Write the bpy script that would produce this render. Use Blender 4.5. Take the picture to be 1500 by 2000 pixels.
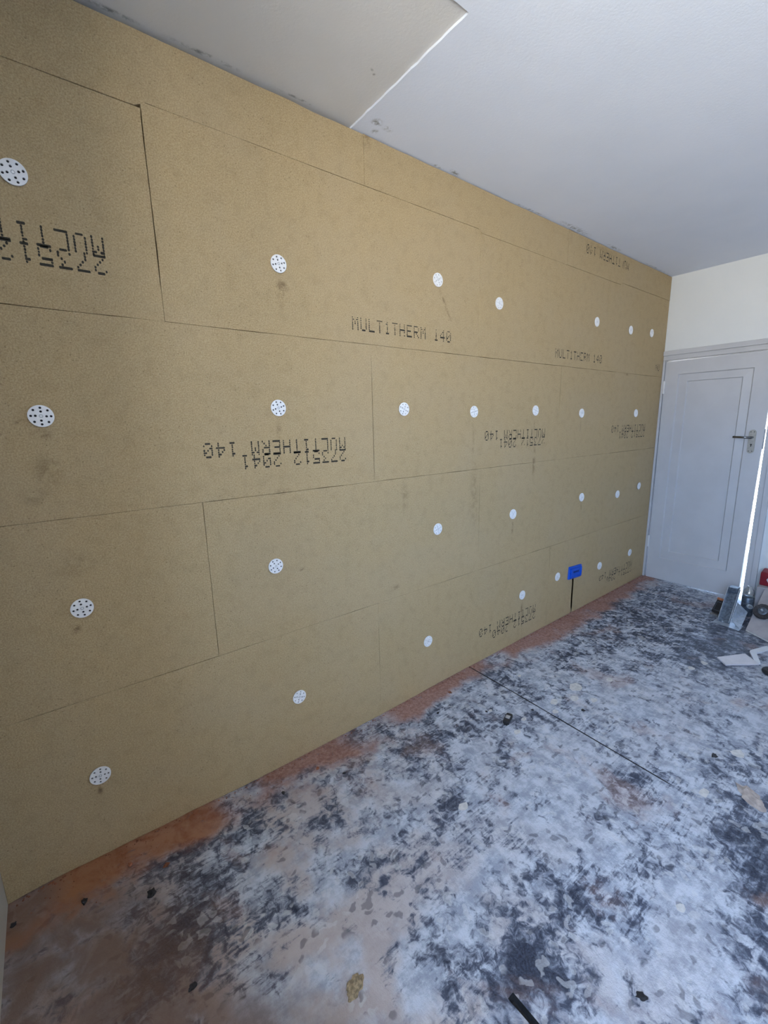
import bpy, bmesh, math, random
from mathutils import Vector, Matrix, Euler, noise as mnoise

for o in list(bpy.data.objects):
    bpy.data.objects.remove(o, do_unlink=True)
SC = bpy.context.scene
COL = SC.collection
rnd = random.Random(7)

# ------------------------------------------------------------------ camera
cam_d = bpy.data.cameras.new('camera')
cam = bpy.data.objects.new('camera', cam_d)
COL.objects.link(cam)
cam_d.sensor_fit = 'VERTICAL'
cam_d.sensor_height = 36.0
cam_d.sensor_width = 27.0
cam_d.lens = 849.51 / 2000 * 36.0
cam_d.clip_start = 0.02
R = ((0.79028658, -0.61230755, -0.02294747),
     (-0.1391146, -0.14282638, -0.97992232),
     (0.59673633, 0.77761179, -0.19805469))
cam.matrix_world = Matrix(((R[0][0], -R[1][0], -R[2][0], 0.0),
                           (R[0][1], -R[1][1], -R[2][1], -1.5428),
                           (R[0][2], -R[1][2], -R[2][2], 1.39895),
                           (0, 0, 0, 1)))
SC.camera = cam

# ------------------------------------------------------------------ room size
XL, XR = -0.278, 4.11          # window wall, door wall
YF = -3.15                     # wall behind the photographer
ZC = 2.488                     # ceiling
WT = 0.20                      # masonry thickness
WTL = 0.36                     # deep reveal of the window wall
WIN = (-2.45, -1.40, 0.95, 2.20)   # window opening in wall_left: y0,y1,z0,z1

# ------------------------------------------------------------------ daylight
world = bpy.data.worlds.new('daylight')
SC.world = world
world.use_nodes = True
wn = world.node_tree
wn.nodes.clear()
wo = wn.nodes.new('ShaderNodeOutputWorld')
wb = wn.nodes.new('ShaderNodeBackground')
wg = wn.nodes.new('ShaderNodeTexCoord')
ws = wn.nodes.new('ShaderNodeSeparateXYZ')
wr = wn.nodes.new('ShaderNodeValToRGB')
wr.color_ramp.elements[0].position = 0.46
wr.color_ramp.elements[0].color = (1.05, 0.97, 0.86, 1)
wr.color_ramp.elements[1].position = 0.54
wr.color_ramp.elements[1].color = (0.48, 0.67, 1.0, 1)
wm = wn.nodes.new('ShaderNodeMath')
wm.operation = 'MULTIPLY_ADD'
wm.inputs[1].default_value = 0.5
wm.inputs[2].default_value = 0.5
wn.links.new(wg.outputs['Generated'], ws.inputs[0])
wn.links.new(ws.outputs['Z'], wm.inputs[0])
wn.links.new(wm.outputs[0], wr.inputs['Fac'])
wn.links.new(wr.outputs['Color'], wb.inputs['Color'])
wb.inputs['Strength'].default_value = 5.0
wn.links.new(wb.outputs[0], wo.inputs['Surface'])

def portal(name, loc, rot, sx, sy):
    l = bpy.data.lights.new(name, 'AREA')
    l.shape = 'RECTANGLE'
    l.size, l.size_y = sx, sy
    l.cycles.is_portal = True
    o = bpy.data.objects.new(name, l)
    COL.objects.link(o)
    o.location = loc
    o.rotation_euler = rot
    return o
# portals only guide the sky light through the openings, they emit nothing
portal('window_portal', (XL - WTL - 0.01, (WIN[0] + WIN[1]) / 2, (WIN[2] + WIN[3]) / 2),
       (0, -math.pi / 2, 0), WIN[3] - WIN[2], WIN[1] - WIN[0])
portal('hall_portal', (5.36, -0.45, 1.05), (0, math.pi / 2, 0), 2.0, 0.9)

SC.view_settings.view_transform = 'Standard'
SC.view_settings.look = 'None'
SC.view_settings.exposure = 3.28
SC.view_settings.gamma = 1.0
SC.view_settings.use_curve_mapping = False

# ------------------------------------------------------------------ helpers
def tag(o, label=None, cat=None, group=None, kind=None):
    if label: o['label'] = label
    if cat: o['category'] = cat
    if group: o['group'] = group
    if kind: o['kind'] = kind
    return o

def obj(name, bm, mat, parent=None, smooth=False):
    me = bpy.data.meshes.new(name)
    bm.normal_update()
    bm.to_mesh(me)
    bm.free()
    if smooth:
        for p in me.polygons: p.use_smooth = True
    if mat: me.materials.append(mat)
    o = bpy.data.objects.new(name, me)
    COL.objects.link(o)
    if parent: o.parent = parent
    return o

def obj_me(name, me, parent=None):
    o = bpy.data.objects.new(name, me)
    COL.objects.link(o)
    if parent: o.parent = parent
    return o

def empty(name, loc=(0, 0, 0), rot=(0, 0, 0)):
    o = bpy.data.objects.new(name, None)
    o.empty_display_size = 0.05
    COL.objects.link(o)
    o.location = loc
    o.rotation_euler = rot
    return o

def box(bm, x0, x1, y0, y1, z0, z1, bev=0.0):
    r = bmesh.ops.create_cube(bm, size=1.0)
    vs = r['verts']
    for v in vs:
        v.co = Vector(((x0 + x1) / 2 + v.co.x * (x1 - x0), (y0 + y1) / 2 + v.co.y * (y1 - y0),
                       (z0 + z1) / 2 + v.co.z * (z1 - z0)))
    if bev > 0:
        es = list({e for v in vs for e in v.link_edges})
        bmesh.ops.bevel(bm, geom=es, offset=bev, segments=2, affect='EDGES', profile=0.5)
    return bm

def nbox(*a, **k):
    return box(bmesh.new(), *a, **k)

def cyl(bm, a, b, r0, r1=None, n=16):
    a, b = Vector(a), Vector(b)
    if r1 is None: r1 = r0
    d = b - a
    q = Vector((0, 0, 1)).rotation_difference(d.normalized())
    m = Matrix.Translation((a + b) / 2) @ q.to_matrix().to_4x4()
    bmesh.ops.create_cone(bm, cap_ends=True, segments=n, radius1=r0, radius2=r1, depth=d.length, matrix=m)
    return bm

def prism(bm, pts, h0, h1, f):
    """closed outline pts (u,v) extruded from h0 to h1, f(u,v,h)->xyz"""
    a = [bm.verts.new(f(u, v, h0)) for u, v in pts]
    b = [bm.verts.new(f(u, v, h1)) for u, v in pts]
    n = len(pts)
    bm.faces.new(a)
    bm.faces.new(list(reversed(b)))
    for i in range(n):
        bm.faces.new((a[(i + 1) % n], a[i], b[i], b[(i + 1) % n]))
    bmesh.ops.recalc_face_normals(bm, faces=bm.faces[:])
    return bm

def lathe(bm, prof, n=24, m=None):
    rings = []
    for r, z in prof:
        rings.append([bm.verts.new((r * math.cos(2 * math.pi * i / n), r * math.sin(2 * math.pi * i / n), z)) for i in range(n)])
    for a, b in zip(rings, rings[1:]):
        for i in range(n):
            bm.faces.new((a[i], a[(i + 1) % n], b[(i + 1) % n], b[i]))
    bm.faces.new(list(reversed(rings[0])))
    bm.faces.new(rings[-1])
    if m: bmesh.ops.transform(bm, matrix=m, verts=bm.verts[:])
    bmesh.ops.recalc_face_normals(bm, faces=bm.faces[:])
    return bm

# ------------------------------------------------------------------ materials
class NT:
    def __init__(s, name):
        s.m = bpy.data.materials.new(name)
        s.m.use_nodes = True
        s.t = s.m.node_tree
        s.t.nodes.clear()
        s.out = s.n('ShaderNodeOutputMaterial')
        s.b = s.n('ShaderNodeBsdfPrincipled')
        s.l(s.b.outputs[0], s.out.inputs[0])
        s.pos = s.n('ShaderNodeNewGeometry').outputs['Position']
        s.w = None
    def n(s, t): return s.t.nodes.new(t)
    def l(s, a, b): s.t.links.new(a, b)
    def put(s, v, sock):
        if isinstance(v, bpy.types.NodeSocket): s.l(v, sock)
        else:
            try: sock.default_value = v
            except Exception: sock.default_value = (*v, 1)
    def math(s, op, a, b=0.0, c=0.0, clamp=False):
        m = s.n('ShaderNodeMath'); m.operation = op; m.use_clamp = clamp
        s.put(a, m.inputs[0]); s.put(b, m.inputs[1]); s.put(c, m.inputs[2])
        return m.outputs[0]
    def mapr(s, v, a, b, c=0.0, d=1.0, smooth=True):
        m = s.n('ShaderNodeMapRange')
        m.interpolation_type = 'SMOOTHSTEP' if smooth else 'LINEAR'
        s.put(v, m.inputs[0])
        for i, q in enumerate((a, b, c, d)): s.put(q, m.inputs[i + 1])
        return m.outputs[0]
    def noise(s, scale, detail=4.0, rough=0.55, dist=0.0, vec=None):
        m = s.n('ShaderNodeTexNoise')
        vec = vec or s.w
        if s.w: m.noise_dimensions = '2D'
        m.inputs['Scale'].default_value = scale
        m.inputs['Detail'].default_value = detail
        m.inputs['Roughness'].default_value = rough
        m.inputs['Distortion'].default_value = dist
        s.l(vec or s.pos, m.inputs['Vector'])
        return m.outputs['Fac']
    def vor(s, scale, vec=None, feat='F1', out='Distance', rnd_=1.0):
        m = s.n('ShaderNodeTexVoronoi'); m.feature = feat
        vec = vec or s.w
        if s.w: m.voronoi_dimensions = '2D'
        m.inputs['Scale'].default_value = scale
        m.inputs['Randomness'].default_value = rnd_
        s.l(vec or s.pos, m.inputs['Vector'])
        return m.outputs[out]
    def mapping(s, loc=(0, 0, 0), rot=(0, 0, 0), scale=(1, 1, 1), vec=None):
        m = s.n('ShaderNodeMapping')
        m.inputs['Location'].default_value = loc
        m.inputs['Rotation'].default_value = rot
        m.inputs['Scale'].default_value = scale
        s.l(vec or s.w or s.pos, m.inputs['Vector'])
        return m.outputs[0]
    def mix(s, f, a, b, mode='MIX'):
        m = s.n('ShaderNodeMix'); m.data_type = 'RGBA'; m.blend_type = mode
        s.put(f, m.inputs[0]); s.put(a, m.inputs[6]); s.put(b, m.inputs[7])
        return m.outputs[2]
    def xyz(s):
        m = s.n('ShaderNodeSeparateXYZ'); s.l(s.pos, m.inputs[0]); return m.outputs
    def comb(s, x, y, z=0.0):
        m = s.n('ShaderNodeCombineXYZ'); s.put(x, m.inputs[0]); s.put(y, m.inputs[1]); s.put(z, m.inputs[2])
        return m.outputs[0]
    def blob(s, vec2, c, r, ang=0.0, soft=1.0, amp=1.0):
        """amp inside an ellipse at c with radii r, falling to 0; vec2 has the plane in x,y"""
        m = s.n('ShaderNodeMapping'); m.vector_type = 'TEXTURE'
        m.inputs['Location'].default_value = (c[0], c[1], 0)
        m.inputs['Rotation'].default_value = (0, 0, ang)
        m.inputs['Scale'].default_value = (r[0], r[1], 1)
        s.l(vec2, m.inputs['Vector'])
        k = s.n('ShaderNodeVectorMath'); k.operation = 'LENGTH'
        s.l(m.outputs[0], k.inputs[0])
        return s.mapr(k.outputs['Value'], 1.0, 1.0 - soft, 0.0, amp)
    def bump(s, h, dist=0.001, strength=1.0, normal=None):
        m = s.n('ShaderNodeBump')
        m.inputs['Distance'].default_value = dist
        m.inputs['Strength'].default_value = strength
        s.l(h, m.inputs['Height'])
        if normal: s.l(normal, m.inputs['Normal'])
        return m.outputs[0]
    def done(s, col=None, rough=None, metal=None, normal=None, spec=None):
        if col is not None: s.put(col, s.b.inputs['Base Color'])
        if rough is not None: s.put(rough, s.b.inputs['Roughness'])
        if metal is not None: s.put(metal, s.b.inputs['Metallic'])
        if spec is not None: s.put(spec, s.b.inputs['Specular IOR Level'])
        if normal is not None: s.l(normal, s.b.inputs['Normal'])
        return s.m

def simple(name, col, rough=0.6, metal=0.0, var=0.12, scale=30.0, bump=0.0):
    t = NT(name)
    n = t.noise(scale, 4)
    c = t.mix(t.mapr(n, 0.35, 0.65), tuple(v * (1 - var) for v in col) + (1,), tuple(min(1, v * (1 + var)) for v in col) + (1,))
    nm = t.bump(n, bump) if bump else None
    return t.done(c, rough, metal, nm)

def mat_board():
    t = NT('woodfibre_board')
    x, y, z = t.xyz()
    w = t.w = t.comb(x, z)
    fine = t.noise(260, 3, 0.65)
    fib = t.noise(1.0, 3, 0.6, 0.3, t.mapping(rot=(0, 0, 0.5), scale=(90, 330, 1)))
    mid = t.noise(22, 6, 0.6)
    big = t.noise(2.2, 3)
    c = t.mix(t.mapr(fine, 0.25, 0.75), (0.345, 0.251, 0.136, 1), (0.508, 0.394, 0.230, 1))
    c = t.mix(t.math('MULTIPLY', t.mapr(fib, 0.58, 0.72), 0.45), c, (0.54, 0.445, 0.29, 1))
    c = t.mix(t.math('MULTIPLY', t.mapr(mid, 0.45, 0.75), 0.16), c, (0.23, 0.165, 0.085, 1))
    c = t.mix(t.math('MULTIPLY', t.mapr(big, 0.42, 0.66), 0.14), c, (0.43, 0.355, 0.255, 1))
    # dark fibre specks
    sp = t.math('MULTIPLY', t.mapr(t.vor(38), 0.10, 0.05), t.mapr(t.noise(9, 3), 0.50, 0.60))
    c = t.mix(t.math('MULTIPLY', sp, 0.35), c, (0.09, 0.06, 0.03, 1))
    # brick dust and damp marks left by drilling, dribbles, scuffs
    stains = [((0.75, 1.885), (0.03, 0.035), 0, 0.8), ((0.742, 1.845), (0.02, 0.05), 0, 0.4),
              ((1.575, 1.935), (0.012, 0.11), 0.55, 0.55), ((0.088, 1.516), (0.012, 0.014), 0, 0.8),
              ((-0.002, 1.393), (0.03, 0.014), 0, 0.9), ((-0.04, 1.425), (0.022, 0.012), 0.2, 0.7),
              ((0.0, 1.29), (0.05, 0.07), 0, 0.40), ((-0.005, 0.812), (0.024, 0.020), 0, 0.95),
              ((0.758, 0.829), (0.02, 0.008), 0.3, 0.6), ((1.309, 1.06), (0.03, 0.12), 0, 0.30),
              ((1.786, 1.30), (0.014, 0.12), 0, 0.35), ((2.342, 1.16), (0.022, 0.16), 0, 0.50),
              ((1.80, 1.0), (0.05, 0.26), 0, 0.28), ((2.281, 0.21), (0.018, 0.055), 0, 0.75),
              ((2.288, 0.12), (0.012, 0.18), 0, 0.35), ((2.152, 0.76), (0.016, 0.10), 0, 0.45),
              ((2.941, 0.80), (0.016, 0.05), 0, 0.45), ((1.242, 0.628), (0.035, 0.022), 0, 0.5),
              ((1.223, 1.885), (0.018, 0.036), -0.4, 0.35), ((-0.011, 0.247), (0.012, 0.022), 0, 0.75),
              ((-0.035, 1.22), (0.07, 0.05), 0.2, 0.25), ((0.02, 1.01), (0.09, 0.06), 0, 0.22),
              ((4.0, 1.795), (0.05, 0.02), 0, 0.35), ((3.47, 1.716), (0.04, 0.014), 0, 0.5),
              ((0.70, 1.155), (0.05, 0.02), 0, 0.35), ((1.14, 2.47), (0.03, 0.05), 0, 0.5),
              ((0.70, 1.385), (0.016, 0.05), 0, 0.4), ((2.33, 1.36), (0.014, 0.06), 0, 0.35),
              ((3.0, 2.46), (0.3, 0.03), 0, 0.2), ((2.86, 1.36), (0.012, 0.06), 0, 0.3)]
    tot = None
    for cc, r, a, s in stains:
        v = t.blob(w, cc, r, a, 0.95, s)
        tot = v if tot is None else t.math('MAXIMUM', tot, v)
    br = t.mapr(t.noise(34, 5, 0.7), 0.36, 0.62)
    st = t.math('MULTIPLY', tot, br)
    c = t.mix(st, c, (0.115, 0.070, 0.036, 1))
    return t.done(c, 0.92, 0, t.bump(fine, 0.0009), 0.2)

def mat_floor():
    t = NT('bitumen_floor_with_plaster')
    x, y, z = t.xyz()
    w = t.w = t.comb(x, y)
    warp = t.n('ShaderNodeTexNoise'); warp.noise_dimensions = '2D'
    warp.inputs['Scale'].default_value = 13.0
    warp.inputs['Detail'].default_value = 3.0
    t.l(w, warp.inputs['Vector'])
    wv = t.n('ShaderNodeVectorMath'); wv.operation = 'MULTIPLY_ADD'
    t.l(warp.outputs['Color'], wv.inputs[0]); wv.inputs[1].default_value = (0.085, 0.085, 0); t.l(w, wv.inputs[2])
    ww = wv.outputs[0]
    big = t.noise(2.6, 3, 0.5, 0.3)
    mid = t.noise(9.0, 7, 0.62, 0.4)
    sm = t.noise(36, 6, 0.68, 0.5)
    fin = t.noise(170, 3, 0.7)
    scr1 = t.noise(1.0, 5, 0.65, 0.2, t.mapping(rot=(0, 0, 0.75), scale=(11, 105, 1)))
    scr2 = t.noise(1.0, 5, 0.6, 0.2, t.mapping(rot=(0, 0, -0.45), scale=(9, 120, 1)))
    v = t.math('MULTIPLY_ADD', big, 0.30, t.math('MULTIPLY', mid, 0.62))
    v = t.math('MULTIPLY_ADD', sm, 0.46, v)
    sm1 = t.math('MULTIPLY', t.mapr(t.noise(2.8, 2, vec=t.mapping(loc=(9, 4, 0))), 0.46, 0.60), 0.28)
    sm2 = t.math('MULTIPLY', t.mapr(t.noise(2.8, 2, vec=t.mapping(loc=(2, 8, 0))), 0.50, 0.62), 0.24)
    v = t.math('MULTIPLY_ADD', t.math('SUBTRACT', scr1, 0.5), sm1, v)
    v = t.math('MULTIPLY_ADD', t.math('SUBTRACT', scr2, 0.5), sm2, v)      # about 0.73 in the mean
    # angular trodden-in lumps: cells of the smeared plaster, each thicker or thinner
    cell = t.n('ShaderNodeTexVoronoi'); cell.voronoi_dimensions = '2D'
    cell.inputs['Scale'].default_value = 17.0
    t.l(ww, cell.inputs['Vector'])
    cs = t.n('ShaderNodeSeparateColor'); t.l(cell.outputs['Color'], cs.inputs[0])
    v = t.math('MULTIPLY_ADD', t.math('SUBTRACT', cs.outputs[0], 0.5), 0.06, v)
    # where the plaster was trodden in thickly and where the bitumen is bare
    areas = [((0.80, -1.06), (0.24, 0.14), 0.4, -0.21), ((1.62, -1.37), (0.46, 0.20), 0.2, -0.24),
             ((0.40, -0.17), (0.40, 0.11), 0.1, -0.15), ((0.12, -0.42), (0.30, 0.17), 0.5, -0.22),
             ((1.03, -0.57), (0.12, 0.08), 0.6, -0.09), ((1.26, -0.33), (0.46, 0.13), 0.05, -0.08),
             ((3.35, -0.42), (1.1, 0.32), 0, -0.09), ((3.25, -0.80), (0.75, 0.32), 0, -0.19),
             ((0.62, -0.36), (0.14, 0.07), 0.3, -0.08), ((1.20, -1.45), (0.24, 0.08), 0.2, -0.10),
             ((0.52, -0.56), (0.40, 0.26), 0.4, 0.13), ((0.40, -0.85), (0.42, 0.30), 0.3, 0.17),
             ((1.55, -0.76), (0.50, 0.25), 0, 0.09), ((1.26, -0.92), (0.36, 0.24), 0, 0.08),
             ((2.20, -0.90), (0.5, 0.3), 0, 0.06), ((0.95, -1.22), (0.24, 0.11), 0.2, 0.05),
             ((-0.2, -0.3), (0.25, 0.4), 0, 0.08)]
    for cc, r, a, s in areas:
        v = t.math('ADD', t.blob(w, cc, r, a, 1.0, s), v)
    pl = t.mapr(v, 0.575, 0.735)                    # opaque plaster
    thin = t.mapr(v, 0.42, 0.66)                    # dusty film
    dark = t.mix(t.mapr(fin, 0.3, 0.7), (0.016, 0.021, 0.040, 1), (0.044, 0.055, 0.088, 1))  # blue of the skylight is put into the bitumen, film and plaster colours
    film = t.mix(t.mapr(t.math('MULTIPLY_ADD', scr1, 0.2, t.math('MULTIPLY', sm, 0.8)), 0.38, 0.62), (0.075, 0.090, 0.135, 1), (0.22, 0.245, 0.310, 1))
    whit = t.mix(t.mapr(t.math('MULTIPLY_ADD', scr2, 0.15, t.math('MULTIPLY', t.noise(16, 6, 0.7), 0.85)), 0.36, 0.62), (0.285, 0.315, 0.385, 1), (0.50, 0.535, 0.61, 1))
    pk = t.math('MULTIPLY', t.mapr(t.noise(5.0, 4), 0.36, 0.60), t.mapr(x, 1.35, 0.35, 0.10, 0.85))  # pinkish plaster patches, plus warm bounce light painted in towards the window wall
    whit = t.mix(pk, whit, (0.43, 0.36, 0.335, 1))
    c = t.mix(t.math('MULTIPLY', thin, 0.85), dark, film)
    c = t.mix(t.math('MULTIPLY', pl, 0.93), c, whit)
    # smooth chips of plaster and bare chips with ragged rims
    fl = t.math('MULTIPLY', t.mapr(t.vor(21, ww), 0.27, 0.22), t.mapr(t.noise(6, 2), 0.53, 0.58))
    c = t.mix(t.math('MULTIPLY', fl, 0.4), c, (0.53, 0.535, 0.555, 1))
    bk = t.math('MULTIPLY', t.mapr(t.vor(13, t.mapping(loc=(3, 1, 0), scale=(1.0, 1.5, 1), vec=ww)), 0.20, 0.12), t.mapr(t.noise(5, 2), 0.50, 0.56))
    c = t.mix(t.math('MULTIPLY', bk, 0.5), c, (0.035, 0.040, 0.058, 1))
    # brick dust along the foot of the insulated wall
    edge = t.math('ADD', t.mapr(y, -0.27, 0.0, 0.0, 1.0, False), t.math('MULTIPLY', t.math('SUBTRACT', t.noise(4.5, 6, 0.6), 0.5), 1.15))
    rb = t.mapr(edge, 0.34, 0.74)
    gaps = None
    for cc, r in [((-0.24, -0.04), (0.13, 0.14)), ((0.42, -0.03), (0.13, 0.12)), ((1.03, -0.05), (0.20, 0.13)), ((1.98, -0.05), (0.15, 0.10))]:
        q = t.blob(w, cc, r, 0, 0.7)
        gaps = q if gaps is None else t.math('MAXIMUM', gaps, q)
    rb = t.math('MULTIPLY', rb, t.math('SUBTRACT', 1.0, t.math('MULTIPLY', gaps, 0.85)))
    rb = t.math('MULTIPLY', rb, t.mapr(sm, 0.24, 0.42, 0.55, 1.0))
    rcol = t.mix(t.mapr(t.noise(60, 5, 0.7), 0.35, 0.7), (0.250, 0.115, 0.082, 1), (0.365, 0.205, 0.155, 1))
    rcol = t.mix(t.mapr(x, 0.2, 0.5, 1.0, 0.0), rcol, t.mix(t.mapr(mid, 0.4, 0.6), (0.27, 0.095, 0.034, 1), (0.33, 0.145, 0.065, 1)))
    # brown-red tint of the dusty corner by the window wall
    ct = t.math('ADD', t.mapr(t.math('MULTIPLY_ADD', y, 0.35, x), 0.36, -0.36, 0, 1), t.math('MULTIPLY', t.math('SUBTRACT', big, 0.5), 0.9))
    ct = t.math('MULTIPLY', t.mapr(ct, 0.10, 0.85), t.mapr(mid, 0.3, 0.6, 0.60, 1.0))
    c = t.mix(t.math('MULTIPLY', ct, 0.85), c, (0.150, 0.085, 0.055, 1))
    c = t.mix(t.math('MULTIPLY', t.mapr(t.noise(3.1, 5, 0.6, 0.3, t.mapping(loc=(7, 2, 0))), 0.56, 0.70), 0.30), c, (0.34, 0.20, 0.15, 1))
    c = t.mix(t.math('MULTIPLY', rb, 0.90), c, rcol)
    h = t.math('MULTIPLY_ADD', t.noise(24, 5, 0.72), 1.5, t.math('MULTIPLY', fin, 0.25))
    rough = t.mapr(pl, 0, 1, 0.42, 0.8)
    rough = t.math('MAXIMUM', rough, t.math('MULTIPLY', rb, 0.9))
    return t.done(c, rough, 0, t.bump(h, 0.0028), 0.4)

def mat_plaster(name, a, b, marks=()):
    t = NT(name)
    x, y, z = t.xyz()
    w = t.comb(x, y)
    n = t.noise(3, 5); f = t.noise(120, 4, 0.6)
    c = t.mix(t.mapr(n, 0.3, 0.7), a, b)
    if marks:
        tot = None
        for cc, r, an, s in marks:
            q = t.blob(w, cc, r, an, 0.9, s)
            tot = q if tot is None else t.math('MAXIMUM', tot, q)
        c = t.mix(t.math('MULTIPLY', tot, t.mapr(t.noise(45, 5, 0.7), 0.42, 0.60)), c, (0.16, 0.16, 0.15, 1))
    return t.done(c, 0.85, 0, t.bump(t.math('ADD', f, t.math('MULTIPLY', n, 0.4)), 0.0005), 0.25)

M = {}
M['board'] = mat_board()
M['floor'] = mat_floor()
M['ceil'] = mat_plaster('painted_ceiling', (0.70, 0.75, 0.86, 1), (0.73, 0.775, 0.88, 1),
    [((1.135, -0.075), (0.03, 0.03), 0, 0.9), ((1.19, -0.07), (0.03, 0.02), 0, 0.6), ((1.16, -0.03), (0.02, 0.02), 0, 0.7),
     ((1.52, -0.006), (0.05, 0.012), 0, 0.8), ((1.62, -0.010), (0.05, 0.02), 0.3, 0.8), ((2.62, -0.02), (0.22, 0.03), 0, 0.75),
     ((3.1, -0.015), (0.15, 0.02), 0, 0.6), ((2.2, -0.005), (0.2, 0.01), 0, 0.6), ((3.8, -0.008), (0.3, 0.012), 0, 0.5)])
M['ceil2'] = mat_plaster('plasterboard_paper', (0.61, 0.60, 0.59, 1), (0.64, 0.63, 0.62, 1),
    [((1.0, -0.242), (0.009, 0.009), 0, 1.5), ((0.985, -0.252), (0.012, 0.006), 0.4, 0.5), ((0.3, -0.004), (0.1, 0.012), 0, 0.8),
     ((0.55, -0.006), (0.14, 0.012), 0, 0.8), ((0.85, -0.006), (0.1, 0.008), 0, 0.7)])
M['wallpaint'] = mat_plaster('white_wall_paint', (0.64, 0.665, 0.69, 1), (0.67, 0.69, 0.71, 1))
M['leftpaint'] = mat_plaster('old_wall_plaster', (0.46, 0.43, 0.37, 1), (0.54, 0.51, 0.45, 1))
M['masonry'] = simple('dark_masonry', (0.060, 0.045, 0.035), 0.95, 0, 0.3, 14)
M['gloss'] = simple('grey_white_gloss_paint', (0.47, 0.475, 0.505), 0.42, 0, 0.03, 5)
M['gloss2'] = simple('white_gloss_paint', (0.62, 0.62, 0.635), 0.40, 0, 0.03, 5)
M['washer'] = simple('white_plastic', (0.80, 0.81, 0.84), 0.4, 0, 0.02, 40)
M['screw'] = simple('dull_zinc', (0.50, 0.52, 0.56), 0.45, 0.7, 0.1, 200)
M['ink'] = simple('black_print_ink', (0.030, 0.026, 0.018), 0.8, 0, 0.3, 150)
M['blue'] = simple('blue_plastic', (0.006, 0.085, 0.56), 0.38, 0, 0.08, 60)
M['blued'] = simple('dark_blue_plastic', (0.004, 0.020, 0.15), 0.45, 0, 0.08, 60)
M['nickel'] = simple('brushed_nickel', (0.34, 0.33, 0.31), 0.45, 0.7, 0.08, 120)
M['nickeld'] = simple('polished_nickel', (0.22, 0.22, 0.22), 0.20, 1.0, 0.05, 120)
M['darkhole'] = simple('dark_keyhole_metal', (0.02, 0.02, 0.02), 0.6, 0.2, 0.1, 60)
M['galv'] = simple('galvanised_steel', (0.44, 0.49, 0.56), 0.52, 0.6, 0.12, 40)
M['galvd'] = simple('dark_steel', (0.10, 0.125, 0.16), 0.5, 0.6, 0.3, 70)
M['black'] = simple('black_plastic', (0.014, 0.014, 0.018), 0.45, 0, 0.2, 60)
M['holeshade'] = simple('painted_hole_shade', (0.022, 0.023, 0.030), 0.8, 0, 0.1, 60)  # near-black colour standing in for the shade inside the washer holes
M['orange'] = simple('orange_brown_card', (0.36, 0.13, 0.06), 0.7, 0, 0.2, 60)
M['red'] = simple('dark_red_enamel', (0.20, 0.006, 0.016), 0.35, 0, 0.12, 20)
M['sheet'] = simple('grey_plasterboard_face', (0.34, 0.32, 0.335), 0.85, 0, 0.10, 9, 0.0006)
M['tile'] = simple('pale_tile', (0.53, 0.515, 0.55), 0.5, 0, 0.05, 20)
M['whitepl'] = simple('white_pvc', (0.60, 0.62, 0.66), 0.45, 0, 0.04, 20)
M['flake'] = simple('plaster_flake', (0.50, 0.49, 0.48), 0.9, 0, 0.10, 60, 0.0008)
M['pinkpl'] = simple('pink_plaster', (0.37, 0.315, 0.29), 0.95, 0, 0.15, 50, 0.0015)
M['brown'] = simple('torn_woodfibre', (0.27, 0.205, 0.125), 0.95, 0, 0.4, 90, 0.002)
M['brick'] = simple('brick_crumb', (0.23, 0.085, 0.045), 0.95, 0, 0.35, 60, 0.001)
M['rub'] = simple('black_bitumen_crumb', (0.018, 0.017, 0.020), 0.7, 0, 0.3, 90, 0.001)
M['bristle'] = simple('wire_bristles', (0.045, 0.042, 0.046), 0.6, 0.4, 0.4, 220)
M['hallfloor'] = simple('hall_floor', (0.42, 0.40, 0.38), 0.7, 0, 0.1, 6)

def mat_clear(name, tint, fac):
    m = bpy.data.materials.new(name); m.use_nodes = True
    t = m.node_tree; t.nodes.clear()
    o = t.nodes.new('ShaderNodeOutputMaterial'); mx = t.nodes.new('ShaderNodeMixShader')
    a = t.nodes.new('ShaderNodeBsdfTransparent'); a.inputs[0].default_value = tint
    b = t.nodes.new('ShaderNodeBsdfGlossy'); b.inputs['Roughness'].default_value = 0.08
    mx.inputs[0].default_value = fac
    t.links.new(a.outputs[0], mx.inputs[1]); t.links.new(b.outputs[0], mx.inputs[2]); t.links.new(mx.outputs[0], o.inputs[0])
    return m
M['glass'] = mat_clear('window_glass', (0.96, 0.98, 0.98, 1), 0.05)
M['clear'] = mat_clear('clear_plastic', (0.80, 0.84, 0.86, 1), 0.22)

# ------------------------------------------------------------------ floor
FZ = [(-0.30, 0.004), (-0.16, 0.010), (0.0, 0.004), (0.22, -0.003), (0.49, -0.014), (1.06, -0.016),
      (1.78, -0.004), (2.9, 0.006), (4.05, 0.010), (4.3, 0.010)]
def floor_z(x, y):
    for (a, za), (b, zb) in zip(FZ, FZ[1:]):
        if a <= x <= b:
            f = (x - a) / (b - a); f = f * f * (3 - 2 * f)
            base = za + (zb - za) * f
            break
    else:
        base = FZ[0][1] if x < 0 else FZ[-1][1]
    fade = 0.35 + 0.40 * max(0.0, min(1.0, (x - 3.7) / 0.3))
    return base * max(0.0, min(1.0, 1.0 + y / fade))

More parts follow.
